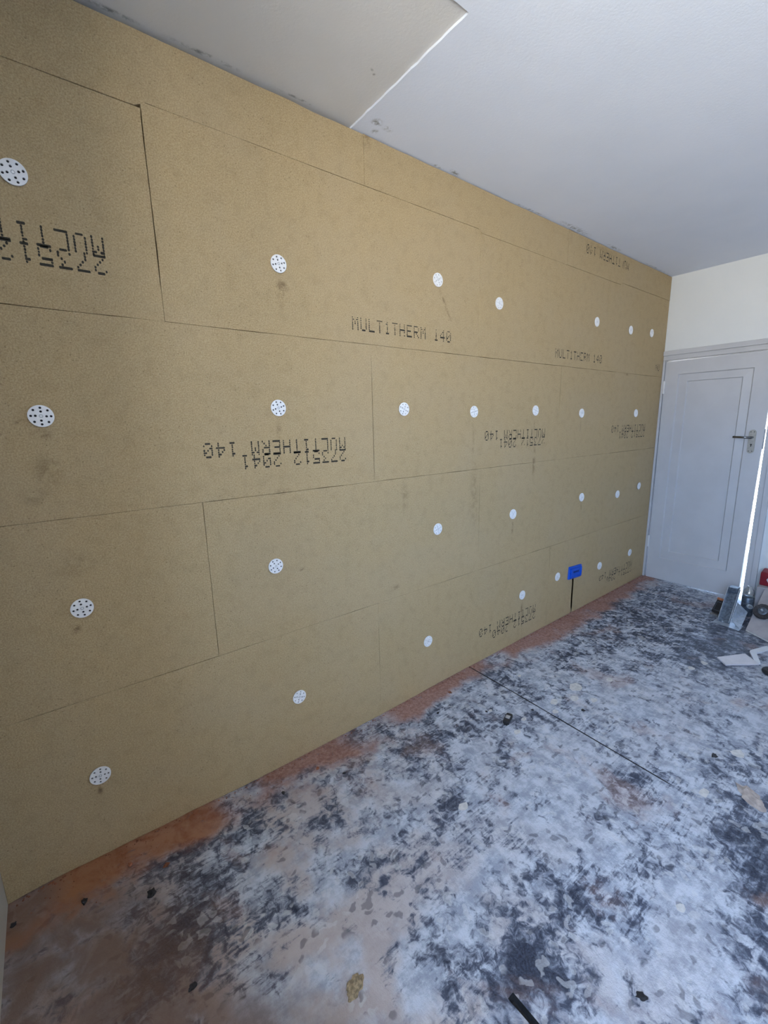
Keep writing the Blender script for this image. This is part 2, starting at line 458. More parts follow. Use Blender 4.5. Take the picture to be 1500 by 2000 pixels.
def build_floor():
    xs = [XL - 0.15 + i * (XR + 0.14 - XL + 0.15) / 110 for i in range(111)]
    ys = [0.07 - i * 0.03 for i in range(0, 60)] + [-1.75 - i * 0.15 for i in range(12)]
    # joint between two floor sheets, running out from the wall, and an open slot nearer the camera
    def cx(y): return 1.787 + (1.742 - 1.787) * (y / -1.076)
    def cw(y):
        if y < -1.076: return 0.0
        n = mnoise.noise(Vector((y * 9, 3.1, 0)))
        return max(0.0018, 0.0034 + 0.0014 * n) * (1.0 if y > -1.02 else (y + 1.076) / 0.056 + 0.1)
    G = [('g', 1.765, -1), ('g', 1.765, -0.99), ('g', 1.765, 0.99), ('g', 1.765, 1)]
    S = [('s', 0.727, -1), ('s', 0.727, -0.9), ('s', 0.727, 0.9), ('s', 0.727, 1)]
    cols = [('x', v, 0) for v in xs if abs(v - 1.765) > 0.045 and abs(v - 0.727) > 0.025] + G + S
    cols.sort(key=lambda c: c[1] + c[2] * 0.001)
    ys += [-1.0660, -1.0700, -1.0755, -1.0765]
    ys.sort(reverse=True)
    bm = bmesh.new()
    grid = []
    for y in ys:
        row = []
        for k, v, s in cols:
            if k == 'x': x, z = v, 0.0
            elif k == 'g':
                wv = cw(y)
                x = cx(max(y, -1.3)) + s * max(wv, 0.0004)
                z = -0.012 if (abs(s) < 1 and wv > 0) else 0.0
            else:
                x = v + s * 0.0095 + (0.003 * mnoise.noise(Vector((y * 20, s, 0))) if s < 0 else 0)
                z = -0.022 if (abs(s) < 1 and y < -1.0690) else 0.0
            row.append(bm.verts.new((x, y, floor_z(x, y) + z)))
        grid.append(row)
    for a, b in zip(grid, grid[1:]):
        for i in range(len(cols) - 1):
            bm.faces.new((a[i + 1], a[i], b[i], b[i + 1]))
    bmesh.ops.recalc_face_normals(bm, faces=bm.faces[:])
    if sum(f.normal.z for f in bm.faces) < 0:
        bmesh.ops.reverse_faces(bm, faces=bm.faces[:])
    for f in bm.faces:
        if any(v.co.z < floor_z(v.co.x, v.co.y) - 0.005 for v in f.verts): f.material_index = 1
    fo = obj('floor', bm, M['floor'])
    fo.data.materials.append(M['rub'])
    return tag(fo, 'dark floor smeared with white plaster and brick dust', kind='structure')
floor = build_floor()

# ------------------------------------------------------------------ ceiling (old ceiling 12 mm proud of a cut-in strip)
RX, RY = 1.076, -0.572
def build_ceiling():
    bm = bmesh.new()
    edge = [(RX + 0.004 * mnoise.noise(Vector((i * 1.7, 0, 5))), RY + (0.06 - RY) * i / 24) for i in range(24, -1, -1)]
    edge2 = [(RX + (XL - 0.05 - RX) * i / 30, RY + 0.003 * mnoise.noise(Vector((i * 1.3, 2, 5)))) for i in range(1, 31)]
    pts = [(XL - 0.05, YF - 0.05), (XR + 0.1, YF - 0.05), (XR + 0.1, 0.06)] + edge + edge2
    prism(bm, pts, ZC, ZC + 0.0075, lambda u, v, h: (u, v, h))
    return tag(obj('ceiling', bm, M['ceil']), 'pale painted ceiling', kind='structure')
ceiling = build_ceiling()
cp = obj('ceiling_panel', nbox(XL - 0.05, RX + 0.05, RY - 0.05, 0.06, ZC + 0.0076, ZC + 0.03), M['ceil2'], ceiling)
cp['label'] = 'warm grey plasterboard strip let into the ceiling along the wall'

# ------------------------------------------------------------------ walls
wall_back = obj('wall_back', nbox(XL - WT, XR + WT, 0.062, 0.062 + WT, -0.1, ZC + 0.12), M['masonry'])
tag(wall_back, 'wall lined with tan woodfibre insulation boards', kind='structure')

def wall_with_hole(name, x0, x1, ya, yb, hole, mat):
    y0, y1, z0, z1 = hole
    bm = bmesh.new()
    if z0 > 0: box(bm, x0, x1, y0, y1, -0.1, z0)
    box(bm, x0, x1, y0, y1, z1, ZC + 0.12)
    box(bm, x0, x1, ya, y0, -0.1, ZC + 0.12)
    box(bm, x0, x1, y1, yb, -0.1, ZC + 0.12)
    return tag(obj(name, bm, mat), kind='structure')
wall_left = wall_with_hole('wall_left', XL - WTL, XL, YF - WT, 0.062, WIN, M['leftpaint'])
tag(wall_left, 'pale plastered window wall meeting the insulated wall at the corner')
DOOR = (-0.735, 0.0, 0.0, 1.862)
wall_right = wall_with_hole('wall_right', XR, XR + 0.14, YF - WT, 0.062, DOOR, M['wallpaint'])
tag(wall_right, 'white painted wall around the door')
wall_front = tag(obj('wall_front', nbox(XL - WT, XR + WT, YF - WT, YF, -0.1, ZC + 0.12), M['wallpaint']), 'plain white wall behind the photographer', kind='structure')

# window in wall_left (beside the photographer): white frame, two lights
def build_window():
    y0, y1, z0, z1 = WIN
    w = tag(empty('window_1', (XL - 0.3, (y0 + y1) / 2, z0)), 'white casement window beside the photographer', kind='structure')
    def part(n, *a, m='gloss2'):
        bm = nbox(*a)
        bmesh.ops.translate(bm, vec=-Vector(w.location), verts=bm.verts[:])
        return obj(n, bm, M[m], w)
    xa, xb = XL - 0.34, XL - 0.28
    ym = (y0 + y1) / 2
    part('frame_rail', xa, xb, y0, y1, z0, z0 + 0.05)
    part('frame_rail', xa, xb, y0, y1, z1 - 0.05, z1)
    part('frame_stile', xa, xb, y0, y0 + 0.05, z0 + 0.05, z1 - 0.05)
    part('frame_stile', xa, xb, y1 - 0.05, y1, z0 + 0.05, z1 - 0.05)
    part('mullion', xa, xb, ym - 0.03, ym + 0.03, z0 + 0.05, z1 - 0.05)
    part('pane', XL - 0.314, XL - 0.309, y0 + 0.05, ym - 0.03, z0 + 0.05, z1 - 0.05, m='glass')
    part('pane', XL - 0.314, XL - 0.309, ym + 0.03, y1 - 0.05, z0 + 0.05, z1 - 0.05, m='glass')
    part('window_sill', XL - 0.28, XL + 0.03, y0 + 0.001, y1 - 0.001, z0, z0 + 0.02)
build_window()

# ------------------------------------------------------------------ insulation boards
ROWS = [  # z0, z1, joints in x
    (0.001, 0.5755, [XL, 1.137, 2.575, XR - 0.012]),
    (0.5755, 1.1505, [XL, 0.402, 1.845, 3.285, XR - 0.004]),
    (1.1505, 1.7245, [XL, 1.136, 2.592, 4.045, XR - 0.004]),
    (1.7245, 2.303, [XL, 0.349, 1.816, 3.272, XR - 0.004]),
    (2.303, ZC - 0.003, [XL, 1.127, 2.590, 4.02, XR - 0.004]),
]
TOPJ = {(3, 0): -0.010, (3, 1): 0.006, (3, 2): -0.008, (3, 3): 0.006}
def top_of(r, x):
    """height of the joint above row r at x (row 4's lower edges step with the boards below)"""
    z = ROWS[r][1]
    if r == 3:
        j = ROWS[3][2]
        for i in range(len(j) - 1):
            if j[i] <= x <= j[i + 1]: return z + TOPJ[(3, i)]
    return z

def side_pts(a, b, n, seed, gap, inward):
    """points from a to b; edge wobble makes joints open and close"""
    out = []
    for i in range(n):
        f = i / n
        p = Vector(a).lerp(Vector(b), f)
        s = p.x * 7.3 + p.y * 5.1
        w = gap - 0.0002 + 0.0016 * mnoise.noise(Vector((s * 1.1, seed, 0))) + 0.0006 * mnoise.noise(Vector((s * 9.0, seed, 3)))
        out.append(p + Vector(inward) * max(0.00012, w))
    return out

BOARDS = {}
def build_board(r, i):
    z0, z1, j = ROWS[r]
    x0, x1 = j[i], j[i + 1]
    sd = r * 10 + i
    top = z1 + TOPJ.get((r, i), 0.0)
    nx = max(10, int((x1 - x0) / 0.03))
    if r == 4:                       # lower edge follows the tops of the boards beneath
        bot = []
        for k in range(nx + 1):
            x = x0 + (x1 - x0) * k / nx
            bot.append(Vector((x, top_of(3, x) + max(0.0002, 0.0009 + 0.0012 * mnoise.noise(Vector((x * 8, sd, 0)))))))
        bot = bot[:-1]
    else:
        bot = side_pts((x0, z0), (x1, z0), nx, sd, 0.0007, (0, 1))
    if r == 0:                       # bottom edge runs down behind the floor line, ragged
        bot = [Vector((p.x, floor_z(p.x, 0) + 0.002 + 0.003 * abs(mnoise.noise(Vector((p.x * 14, 1, 2)))))) for p in bot]
        if x0 < 2.895 < x1:          # cable chase below the socket box
            nt = [(2.884, -1), (2.8865, 0.06), (2.882, 0.13), (2.886, 0.20), (2.884, 0.30), (2.904, 0.30),
                  (2.903, 0.20), (2.899, 0.13), (2.903, 0.06), (2.902, -1)]
            zb = floor_z(2.89, 0) + 0.004
            new = []
            done = False
            for p in bot:
                if 2.875 < p.x < 2.912: continue
                if p.x >= 2.912 and not done:
                    new += [Vector((a, zb if b < 0 else b)) for a, b in nt]; done = True
                new.append(p)
            bot = new
    gx = 0.0006 + (0.0005 if (r, i) in ((3, 0), (1, 1)) else 0.0)
    right = side_pts((x1, bot[-1].y if r in (0, 4) else z0), (x1, top), 20, sd + .3, gx, (-1, 0))
    tp = side_pts((x1, top), (x0, top), nx, sd + .6, 0.0007 if r < 4 else 0.002, (0, -1))
    if r == 4:
        tp = [p + Vector((0, -0.004 * max(0, mnoise.noise(Vector((p.x * 6, 4, 0)))))) for p in tp]
    left = side_pts((x0, top), (x0, bot[0].y if r in (0, 4) else z0), 20, sd + .9, gx, (1, 0))
    pts = bot + right + tp + left
    cx, cz = (x0 + x1) / 2, (bot[0].y + top) / 2
    proud = 0.0012 * rnd.uniform(-1, 1)
    bm = bmesh.new()
    n = len(pts)
    def ring(d, y):
        out = []
        for k, p in enumerate(pts):
            q = Vector((p.x, p.y))
            t = (Vector(pts[(k + 1) % n]) - Vector(pts[k - 1]))
            if t.length > 1e-6:
                nn = Vector((-t.y, t.x)).normalized()
                q = q + nn * d
            out.append(bm.verts.new((q.x, y, q.y)))
        return out
    f = ring(0.0006, -proud); m = ring(0.0, 0.0006 - proud); b = ring(0.0, 0.059)
    bm.faces.new(f)
    for A, B in ((f, m), (m, b)):
        for k in range(n):
            bm.faces.new((A[k], B[k], B[(k + 1) % n], A[(k + 1) % n]))
    bmesh.ops.triangulate(bm, faces=[fc for fc in bm.faces if len(fc.verts) > 4], ngon_method='EAR_CLIP')
    bmesh.ops.recalc_face_normals(bm, faces=bm.faces[:])
    fr = [fc for fc in bm.faces if all(abs(v.co.y + proud) < 1e-5 for v in fc.verts)]
    if fr and sum(fc.normal.y for fc in fr) > 0:
        bmesh.ops.reverse_faces(bm, faces=bm.faces[:])
    o = obj('insulation_board', bm, M['board'], wall_back)
    BOARDS[(r, i)] = (o, -proud)
for r in range(len(ROWS)):
    for i in range(len(ROWS[r][2]) - 1):
        build_board(r, i)

# dot-matrix print on the boards -------------------------------------------------
FONT = {
 'M': ['10001', '11011', '10101', '10101', '10001', '10001', '10001'],
 'U': ['10001', '10001', '10001', '10001', '10001', '10001', '01110'],
 'L': ['10000', '10000', '10000', '10000', '10000', '10000', '11111'],
 'T': ['11111', '00100', '00100', '00100', '00100', '00100', '00100'],
 'I': ['00100', '01100', '00100', '00100', '00100', '00100', '01110'],
 'H': ['10001', '10001', '10001', '11111', '10001', '10001', '10001'],
 'E': ['11111', '10000', '10000', '11110', '10000', '10000', '11111'],
 'R': ['11110', '10001', '10001', '11110', '10100', '10010', '10001'],
 '0': ['01110', '10001', '10011', '10101', '11001', '10001', '01110'],
 '1': ['00100', '01100', '00100', '00100', '00100', '00100', '01110'],
 '2': ['01110', '10001', '00001', '00010', '00100', '01000', '11111'],
 '3': ['11111', '00010', '00100', '00010', '00001', '10001', '01110'],
 '4': ['00010', '00110', '01010', '10010', '11111', '00010', '00010'],
 '5': ['11111', '10000', '11110', '00001', '00001', '10001', '01110'],
 '7': ['11111', '00001', '00010', '00100', '01000', '01000', '01000'],
}
def print_text(board, lines, x, z, rot180, drop=0.05, fade_top=False):
    """lines: [(text, dx chars, dz)], (x,z) = start of the first line's base, running +x (or -x when rotated)"""
    o, yf = BOARDS[board]
    bm = bmesh.new()
    rr = random.Random(int(x * 100) + board[0])
    PX, H = 0.0413, 0.052
    cw, rh = 0.0064, H / 7
    sg = -1 if rot180 else 1
    for text, dz in lines:
        for ci, ch in enumerate(text):
            if ch == ' ': continue
            g = FONT[ch]
            for ri, row in enumerate(g):
                c = 0
                while c < 5:
                    if row[c] == '0': c += 1; continue
                    e = c
                    while e + 1 < 5 and row[e + 1] == '1': e += 1
                    if not (rr.random() < drop):
                        u0 = ci * PX + c * cw - 0.0006 + rr.uniform(-.0004, .0004)
                        u1 = ci * PX + (e + 1) * cw - 0.0006 - 0.0009 + rr.uniform(-.0004, .0004)
                        v = (6 - ri + 0.5) * rh + dz + rr.uniform(-.0005, .0005)
                        hh = rh * (0.44 if e > c else 0.48) * rr.uniform(0.8, 1.1)
                        if fade_top and ri < 3: hh *= 0.6
                        pts = [(u0, v), (u0 + .0012, v - hh), (u1 - .0012, v - hh), (u1, v), (u1 - .0012, v + hh), (u0 + .0012, v + hh)]
                        vs = [bm.verts.new((x + sg * a, yf - 0.00025, z + sg * b)) for a, b in pts]
                        bm.faces.new(vs)
                    c = e + 1
    bmesh.ops.recalc_face_normals(bm, faces=bm.faces[:])
    for f in bm.faces:
        if f.normal.y > 0: f.normal_flip()
    t = obj('printed_text', bm, M['ink'], o)
    t['label'] = 'black dot-matrix print'
NAME, NUM = 'MULTITHERM 140', '273512 2041'
print_text((3, 1), [(NAME, 0)], 1.045, 1.7735, False, 0.03, True)
print_text((3, 2), [(NAME, 0)], 2.513, 1.770, False, 0.03)
print_text((3, 3), [('MU', 0)], 3.965, 1.770, False, 0.05)
two = [(NAME, 0), (NUM, 0.0475)]
print_text((2, 0), two, 0.990, 1.3500, True, 0.03)
print_text((2, 1), two, 2.447, 1.3500, True, 0.02)
print_text((2, 2), two, 3.868, 1.3500, True, 0.02)
print_text((0, 1), [(NAME, 0), ('273512 2040', 0.0475)], 2.436, 0.2050, True, 0.03)
print_text((0, 2), [(NAME, 0), ('273512 2040', 0.0475)], 3.856, 0.2050, True, 0.06)
print_text((3, 0), [('MULTITHERM', 0), ('273512 20', 0.0475)], 0.212, 1.9300, True, 0.03)
print_text((4, 2), [(NAME, 0)], 3.362, 2.4515, True, 0.03)

# ------------------------------------------------------------------ insulation washers
def washer_mesh():
    cu = bpy.data.curves.new('washer_outline', 'CURVE')
    cu.dimensions = '2D'; cu.fill_mode = 'BOTH'
    def circ(cx, cy, r, n):
        s = cu.splines.new('POLY'); s.points.add(n - 1); s.use_cyclic_u = True
        for k in range(n):
            a = 2 * math.pi * k / n
            s.points[k].co = (cx + r * math.cos(a), cy + r * math.sin(a), 0, 1)
    circ(0, 0, 0.0290, 48)
    for k in range(8):
        a = 2 * math.pi * (k + .25) / 8
        circ(0.0222 * math.cos(a), 0.0222 * math.sin(a), 0.0036, 10)
    for k in range(4):
        a = 2 * math.pi * (k + .6) / 4
        circ(0.0122 * math.cos(a), 0.0122 * math.sin(a), 0.0036, 10)
    cu.extrude = 0.0016
    cu.bevel_depth = 0.0005
    o = bpy.data.objects.new('washer_tmp', cu)
    COL.objects.link(o)
    dg = bpy.context.evaluated_depsgraph_get()
    me = bpy.data.meshes.new_from_object(o.evaluated_get(dg))
    bpy.data.objects.remove(o, do_unlink=True)
    me.name = 'washer_disc'
    me.materials.clear(); me.materials.append(M['washer'])
    return me
W_ME = washer_mesh()
sb = bmesh.new()
lathe(sb, [(0.0052, -0.001), (0.0052, 0.0018), (0.0046, 0.0025), (0.0030, 0.0026), (0.0022, 0.0012)], 14)
S_ME = bpy.data.meshes.new('screw_head'); sb.to_mesh(S_ME); sb.free(); S_ME.materials.append(M['screw'])
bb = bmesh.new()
lathe(bb, [(0.0272, -0.0031), (0.0272, -0.0023)], 32)  # added dark disc behind the washer, so its holes look shaded
B_ME = bpy.data.meshes.new('washer_hole_shade'); bb.to_mesh(B_ME); bb.free(); B_ME.materials.append(M['holeshade'])
ORD = ['first', 'second', 'third', 'fourth', 'fifth', 'sixth', 'last']
DISCS = [('top', [(0.034, 2.039), (0.740, 1.959), (1.521, 2.036), (1.965, 1.997), (2.977, 2.023), (3.467, 2.023), (3.821, 2.038)]),
         ('second', [(0.005, 1.442), (0.702, 1.466), (1.309, 1.463), (1.784, 1.451), (2.330, 1.457), (2.858, 1.440), (3.670, 1.437)]),
         ('third', [(0.023, 0.875), (0.646, 0.869), (1.523, 0.870), (2.147, 0.857), (2.932, 0.864), (3.474, 0.823), (3.848, 0.849)]),
         ('bottom', [(-0.004, 0.303), (0.707, 0.276), (1.453, 0.275), (2.275, 0.312), (2.679, 0.338), (3.274, 0.284), (3.790, 0.287)])]
for row, pts in DISCS:
    for k, (x, z) in enumerate(pts):
        w = empty('insulation_washer', (x, -0.0040, z), (math.pi / 2 + rnd.uniform(-.02, .02), rnd.uniform(0, 6), rnd.uniform(-.02, .02)))
        w.rotation_mode = 'XYZ'
        w.matrix_world = (Matrix.Translation((x, -0.0040, z)) @ Matrix.Rotation(math.pi / 2 + rnd.uniform(-.03, .03), 4, 'X')
                          @ Matrix.Rotation(rnd.uniform(-.03, .03), 4, 'Y') @ Matrix.Rotation(rnd.uniform(0, 6.28), 4, 'Z'))
        pos = f'{ORD[k]} from the left' if k < 6 else 'last before the door'
        tag(w, f'white round perforated fixing washer, {pos} in the {row} row', 'washer', 'white fixing washers on the insulated wall')
        obj_me('disc', W_ME, w)
        obj_me('screw', S_ME, w)
        obj_me('hole_shade', B_ME, w)

# ------------------------------------------------------------------ blue socket box with plaster guard
def build_socket():
    s = empty('socket_box', (2.902, 0.0, 0.323), (0, math.radians(3.5), 0))
    tag(s, 'bright blue plastic socket box cover low on the insulated wall near the door', 'socket box')
    W, H = 0.165, 0.092
    bm = nbox(-W / 2, W / 2, -0.012, 0.004, -H / 2, H / 2, bev=0.003)
    obj('flange', bm, M['blue'], s)
    bm = bmesh.new()
    for a in ((-0.062, 0.062, 0.026, 0.034), (-0.062, 0.062, -0.034, -0.026)):
        box(bm, a[0], a[1], -0.022, -0.0121, a[2], a[3], 0.0012)
    for a in ((-0.070, -0.062), (0.062, 0.070)):
        box(bm, a[0], a[1], -0.022, -0.0121, -0.034, 0.034, 0.0012)
    obj('raised_rim', bm, M['blue'], s)
    obj('recessed_plate', nbox(-0.0615, 0.0615, -0.0165, -0.0121, -0.0255, 0.0255), M['blue'], s)
    bm = bmesh.new()
    for k in range(5):
        x = -0.030 + k * 0.015
        box(bm, x - 0.0065, x + 0.0065, -0.0172, -0.01651, -0.002 + (0.002 if k % 2 else 0), 0.012)
    obj('embossed_mark', bm, M['blued'], s)
    for k in (-1, 1):
        b = cyl(bmesh.new(), (k * 0.0755, -0.0135, 0), (k * 0.0755, -0.0118, 0), 0.003, n=10)
        obj('screw', b, M['blued'], s)
build_socket()

# ------------------------------------------------------------------ door, frame and architrave
def build_door():
    d = tag(empty('door_1', (XR, -0.02, 0)), 'pale grey panelled door slightly ajar, light showing along its edge', kind='structure')
    inv = -Vector(d.location)
    def part(n, bm, m, par=d, sm=False):
        bmesh.ops.translate(bm, vec=inv, verts=bm.verts[:])
        return obj(n, bm, M[m], par, sm)
    # leaf: outline slightly out of square, two recessed steps make the panel
    xf, xb = XR - 0.006, XR + 0.030
    def rect(y0, y1, z0, z1, x): return [(x, y0, z0), (x, y1, z0), (x, y1, z1), (x, y0, z1)]
    OUT = [(-0.028, 0.0112), (-0.690, 0.0075), (-0.7115, 1.846), (-0.020, 1.838)]
    bm = bmesh.new()
    def ring(pts): return [bm.verts.new(p) for p in pts]
    A = ring([(xf, y, z) for y, z in OUT])
    P1 = (-0.116, -0.598, 0.200, 1.738)
    P2 = (-0.180, -0.537, 0.268, 1.680)
    B = ring(rect(P1[0], P1[1], P1[2], P1[3], xf))
    C = ring(rect(P1[0] - .008, P1[1] + .008, P1[2] + .006, P1[3] - .006, xf + 0.012))
    D = ring(rect(P2[0], P2[1], P2[2], P2[3], xf + 0.009))
    E_ = ring(rect(P2[0] - .007, P2[1] + .007, P2[2] + .005, P2[3] - .005, xf + 0.019))
    for a, b in ((A, B), (B, C), (C, D), (D, E_)):
        for k in range(4): bm.faces.new((a[k], a[(k + 1) % 4], b[(k + 1) % 4], b[k]))
    bm.faces.new(E_)
    Bk = ring([(xb, y, z) for y, z in OUT])
    for k in range(4): bm.faces.new((A[(k + 1) % 4], A[k], Bk[k], Bk[(k + 1) % 4]))
    bm.faces.new(list(reversed(Bk)))
    bmesh.ops.recalc_face_normals(bm, faces=bm.faces[:])
    leaf = part('door_leaf', bm, 'gloss')
    # lever handle on its plate
    hy, hz = -0.640, 1.212
    pl = []
    for k in range(24):
        a = 2 * math.pi * k / 24
        pl.append((hy + 0.0215 * math.cos(a), hz + (0.064 if math.sin(a) >= 0 else -0.064) + 0.0215 * math.sin(a)))
    b = prism(bmesh.new(), pl, xf - 0.007, xf - 0.0001, lambda u, v, h: (h, u, v))
    part('handle_plate', b, 'nickel', leaf)
    b = bmesh.new()
    cyl(b, (xf - 0.006, hy - 0.002, hz + 0.030), (xf - 0.050, hy - 0.002, hz + 0.030), 0.009)
    cyl(b, (xf - 0.046, hy - 0.010, hz + 0.030), (xf - 0.046, hy + 0.104, hz + 0.034), 0.0085, 0.0075)
    part('lever', b, 'nickeld', leaf, True)
    b = bmesh.new()
    cyl(b, (xf - 0.0085, hy, hz - 0.022), (xf - 0.0070, hy, hz - 0.022), 0.0055)
    box(b, xf - 0.0085, xf - 0.0070, hy - 0.0025, hy + 0.0025, hz - 0.038, hz - 0.022)
    part('keyhole', b, 'darkhole', leaf)
    for sy in (-1, 1):
        for sz in (-1, 1):
            b = cyl(bmesh.new(), (xf - 0.0085, hy + sy * 0.010, hz + sz * 0.070), (xf - 0.0069, hy + sy * 0.010, hz + sz * 0.070), 0.0032, n=10)
            part('plate_screw', b, 'darkhole', leaf)
    part('latch_plate', nbox(xf + 0.002, xf + 0.026, -0.7078, -0.7030, 1.16, 1.30), 'galvd', leaf)
    # hinges
    for z in (1.640, 0.335):
        b = bmesh.new()
        for k in range(3):
            cyl(b, (xf - 0.006, -0.0225, z - 0.048 + k * 0.033), (xf - 0.006, -0.0225, z - 0.018 + k * 0.033), 0.0075, n=12)
        cyl(b, (xf - 0.006, -0.0225, z - 0.050), (xf - 0.006, -0.0225, z + 0.052), 0.005, n=10)
        part('hinge', b, 'gloss2')
    # lining of the opening
    part('door_jamb', nbox(XR + 0.0, XR + 0.14, -0.735, -0.717, 0.0, 1.862), 'gloss2')
    part('door_jamb', nbox(XR + 0.0, XR + 0.14, -0.0145, 0.0, 0.0, 1.862), 'gloss2')
    part('door_head', nbox(XR + 0.0, XR + 0.14, -0.717, -0.0145, 1.850, 1.862), 'gloss2')
    part('door_stop', nbox(XR + 0.034, XR + 0.05, -0.030, -0.0145, 0.0, 1.850), 'gloss2')
    part('door_stop', nbox(XR + 0.034, XR + 0.05, -0.717, -0.030, 1.838, 1.850), 'gloss2')
build_door()

def build_architrave():
    t = tag(empty('trim_1', (XR, -0.36, 0)), 'grey-white moulded door architrave', kind='structure')
    inv = -Vector(t.location)
    def part(n, *boxes):
        bm = bmesh.new()
        for b in boxes: box(bm, *b, bev=0.0025)
        bmesh.ops.translate(bm, vec=inv, verts=bm.verts[:])
        return obj(n, bm, M['gloss'], t)
    x = XR
    part('head_architrave', (x - 0.016, x, -0.786, -0.0005, 1.852, 1.888), (x - 0.026, x, -0.786, -0.0005, 1.888, 1.924))
    part('side_architrave', (x - 0.016, x, -0.752, -0.7165, 0.0, 1.8515), (x - 0.026, x, -0.786, -0.752, 0.0, 1.8515))
    part('side_architrave', (x - 0.016, x, -0.0165, -0.0005, 0.012, 1.8515))
build_architrave()

# ------------------------------------------------------------------ hall beyond the door
def build_hall():
    hx0, hx1, y0, y1 = XR + 0.14, 5.40, -1.40, 0.50
    tag(obj('floor_hall', nbox(hx0 - 0.14, hx1, y0, y1, -0.06, -0.004), M['hallfloor']), 'hall floor beyond the door', kind='structure')
    tag(obj('ceiling_hall', nbox(hx0, hx1, y0, y1, 2.45, 2.5), M['wallpaint']), 'hall ceiling beyond the door', kind='structure')
    tag(obj('wall_hall_left', nbox(hx0, hx1, y1, y1 + 0.1, -0.06, 2.5), M['wallpaint']), 'hall side wall beyond the door', kind='structure')
    tag(obj('wall_hall_right', nbox(hx0, hx1, y0 - 0.1, y0, -0.06, 2.5), M['wallpaint']), 'hall side wall beyond the door', kind='structure')
    bm = bmesh.new()
    box(bm, hx1, hx1 + 0.1, y0, -0.90, -0.06, 2.5)
    box(bm, hx1, hx1 + 0.1, 0.0, y1, -0.06, 2.5)
    box(bm, hx1, hx1 + 0.1, -0.90, 0.0, 2.05, 2.5)
    box(bm, hx1, hx1 + 0.1, -0.90, 0.0, -0.06, 0.05)
    tag(obj('wall_hall_end', bm, M['wallpaint']), 'hall end wall with a glazed opening', kind='structure')
    w = tag(empty('window_2', (hx1 + 0.05, -0.45, 0.05)), 'glazed opening at the end of the hall', kind='structure')
    bm = nbox(-0.003, 0.003, -0.45, 0.45, 0, 2.0)
    obj('pane', bm, M['glass'], w)
build_hall()

# ------------------------------------------------------------------ clutter by the door
SL, SK = 0.52, 0.64                 # slope of the propped sheet, skew of its front edge
SX, SY = 3.46, -0.882
def sheet_z(x, y): return 0.0145 + SL * (x - (SX + 0.04 + SK * (y - SY)))
SHEET_ROT = Vector((0, 0, 1)).rotation_difference(Vector((-SL, SK * SL, 1)).normalized()).to_euler()
def build_sheet():
    s = empty('plasterboard_offcut', (SX, SY, 0.0))
    tag(s, 'grey plasterboard offcut propped up from the floor beside the door', 'board')
    f = lambda u, v, h: (u, v, 0.003 + SL * (u - (0.04 + SK * v)) + h)
    out = [(0.04, 0.0), (0.40, 0.0), (0.40, -0.24), (-0.1136, -0.24)]
    obj('gypsum_core', prism(bmesh.new(), out, 0.0, 0.0105, f), M['flake'], s)
    obj('paper_face', prism(bmesh.new(), out, 0.0106, 0.0116, f), M['sheet'], s)
build_sheet()
bm = nbox(-0.10, 0.10, -0.30, 0.0, 0.0, 0.195, bev=0.004)
tag(obj('timber_block', bm, M['sheet']), 'grey block under the red box against the door wall', 'block').location = (3.975, -0.835, 0.010)

def build_red():
    x, y = 3.985, -0.852
    c = empty('metal_toolbox', (x, y, 0.202))
    tag(c, 'dark red metal box with a silver hexagonal stud at the right edge', 'toolbox')
    pts = [(-0.060, 0.004), (0.060, 0.004), (0.060, 0.080), (0.028, 0.112), (-0.052, 0.098), (-0.060, 0.088)]
    bm = prism(bmesh.new(), pts, 0.0, -0.30, lambda u, v, h: (u, h + 0.016 - 0.0, v))
    bmesh.ops.bevel(bm, geom=bm.edges[:], offset=0.004, segments=2, affect='EDGES')
    obj('case', bm, M['red'], c)
    hexa = [(-0.045 + 0.024 * math.cos(math.pi / 3 * k), 0.052 + 0.024 * math.sin(math.pi / 3 * k)) for k in range(6)]
    bm = prism(bmesh.new(), hexa, -0.066, -0.0605, lambda u, v, h: (h, u, v))
    st = obj('hexagon_stud', bm, M['whitepl'], c)
    hx2 = [(-0.045 + 0.016 * math.cos(math.pi / 3 * k), 0.052 + 0.016 * math.sin(math.pi / 3 * k)) for k in range(6)]
    obj('stud_centre', prism(bmesh.new(), hx2, -0.0685, -0.0661, lambda u, v, h: (h, u, v)), M['galv'], st)
    b = bmesh.new()
    cyl(b, (-0.01, -0.045, 0.100), (-0.01, -0.075, 0.165), 0.007)
    cyl(b, (-0.01, -0.075, 0.165), (-0.01, -0.22, 0.165), 0.007)
    cyl(b, (-0.01, -0.22, 0.165), (-0.01, -0.25, 0.100), 0.007)
    obj('carry_handle', b, M['galvd'], c, True)
build_red()

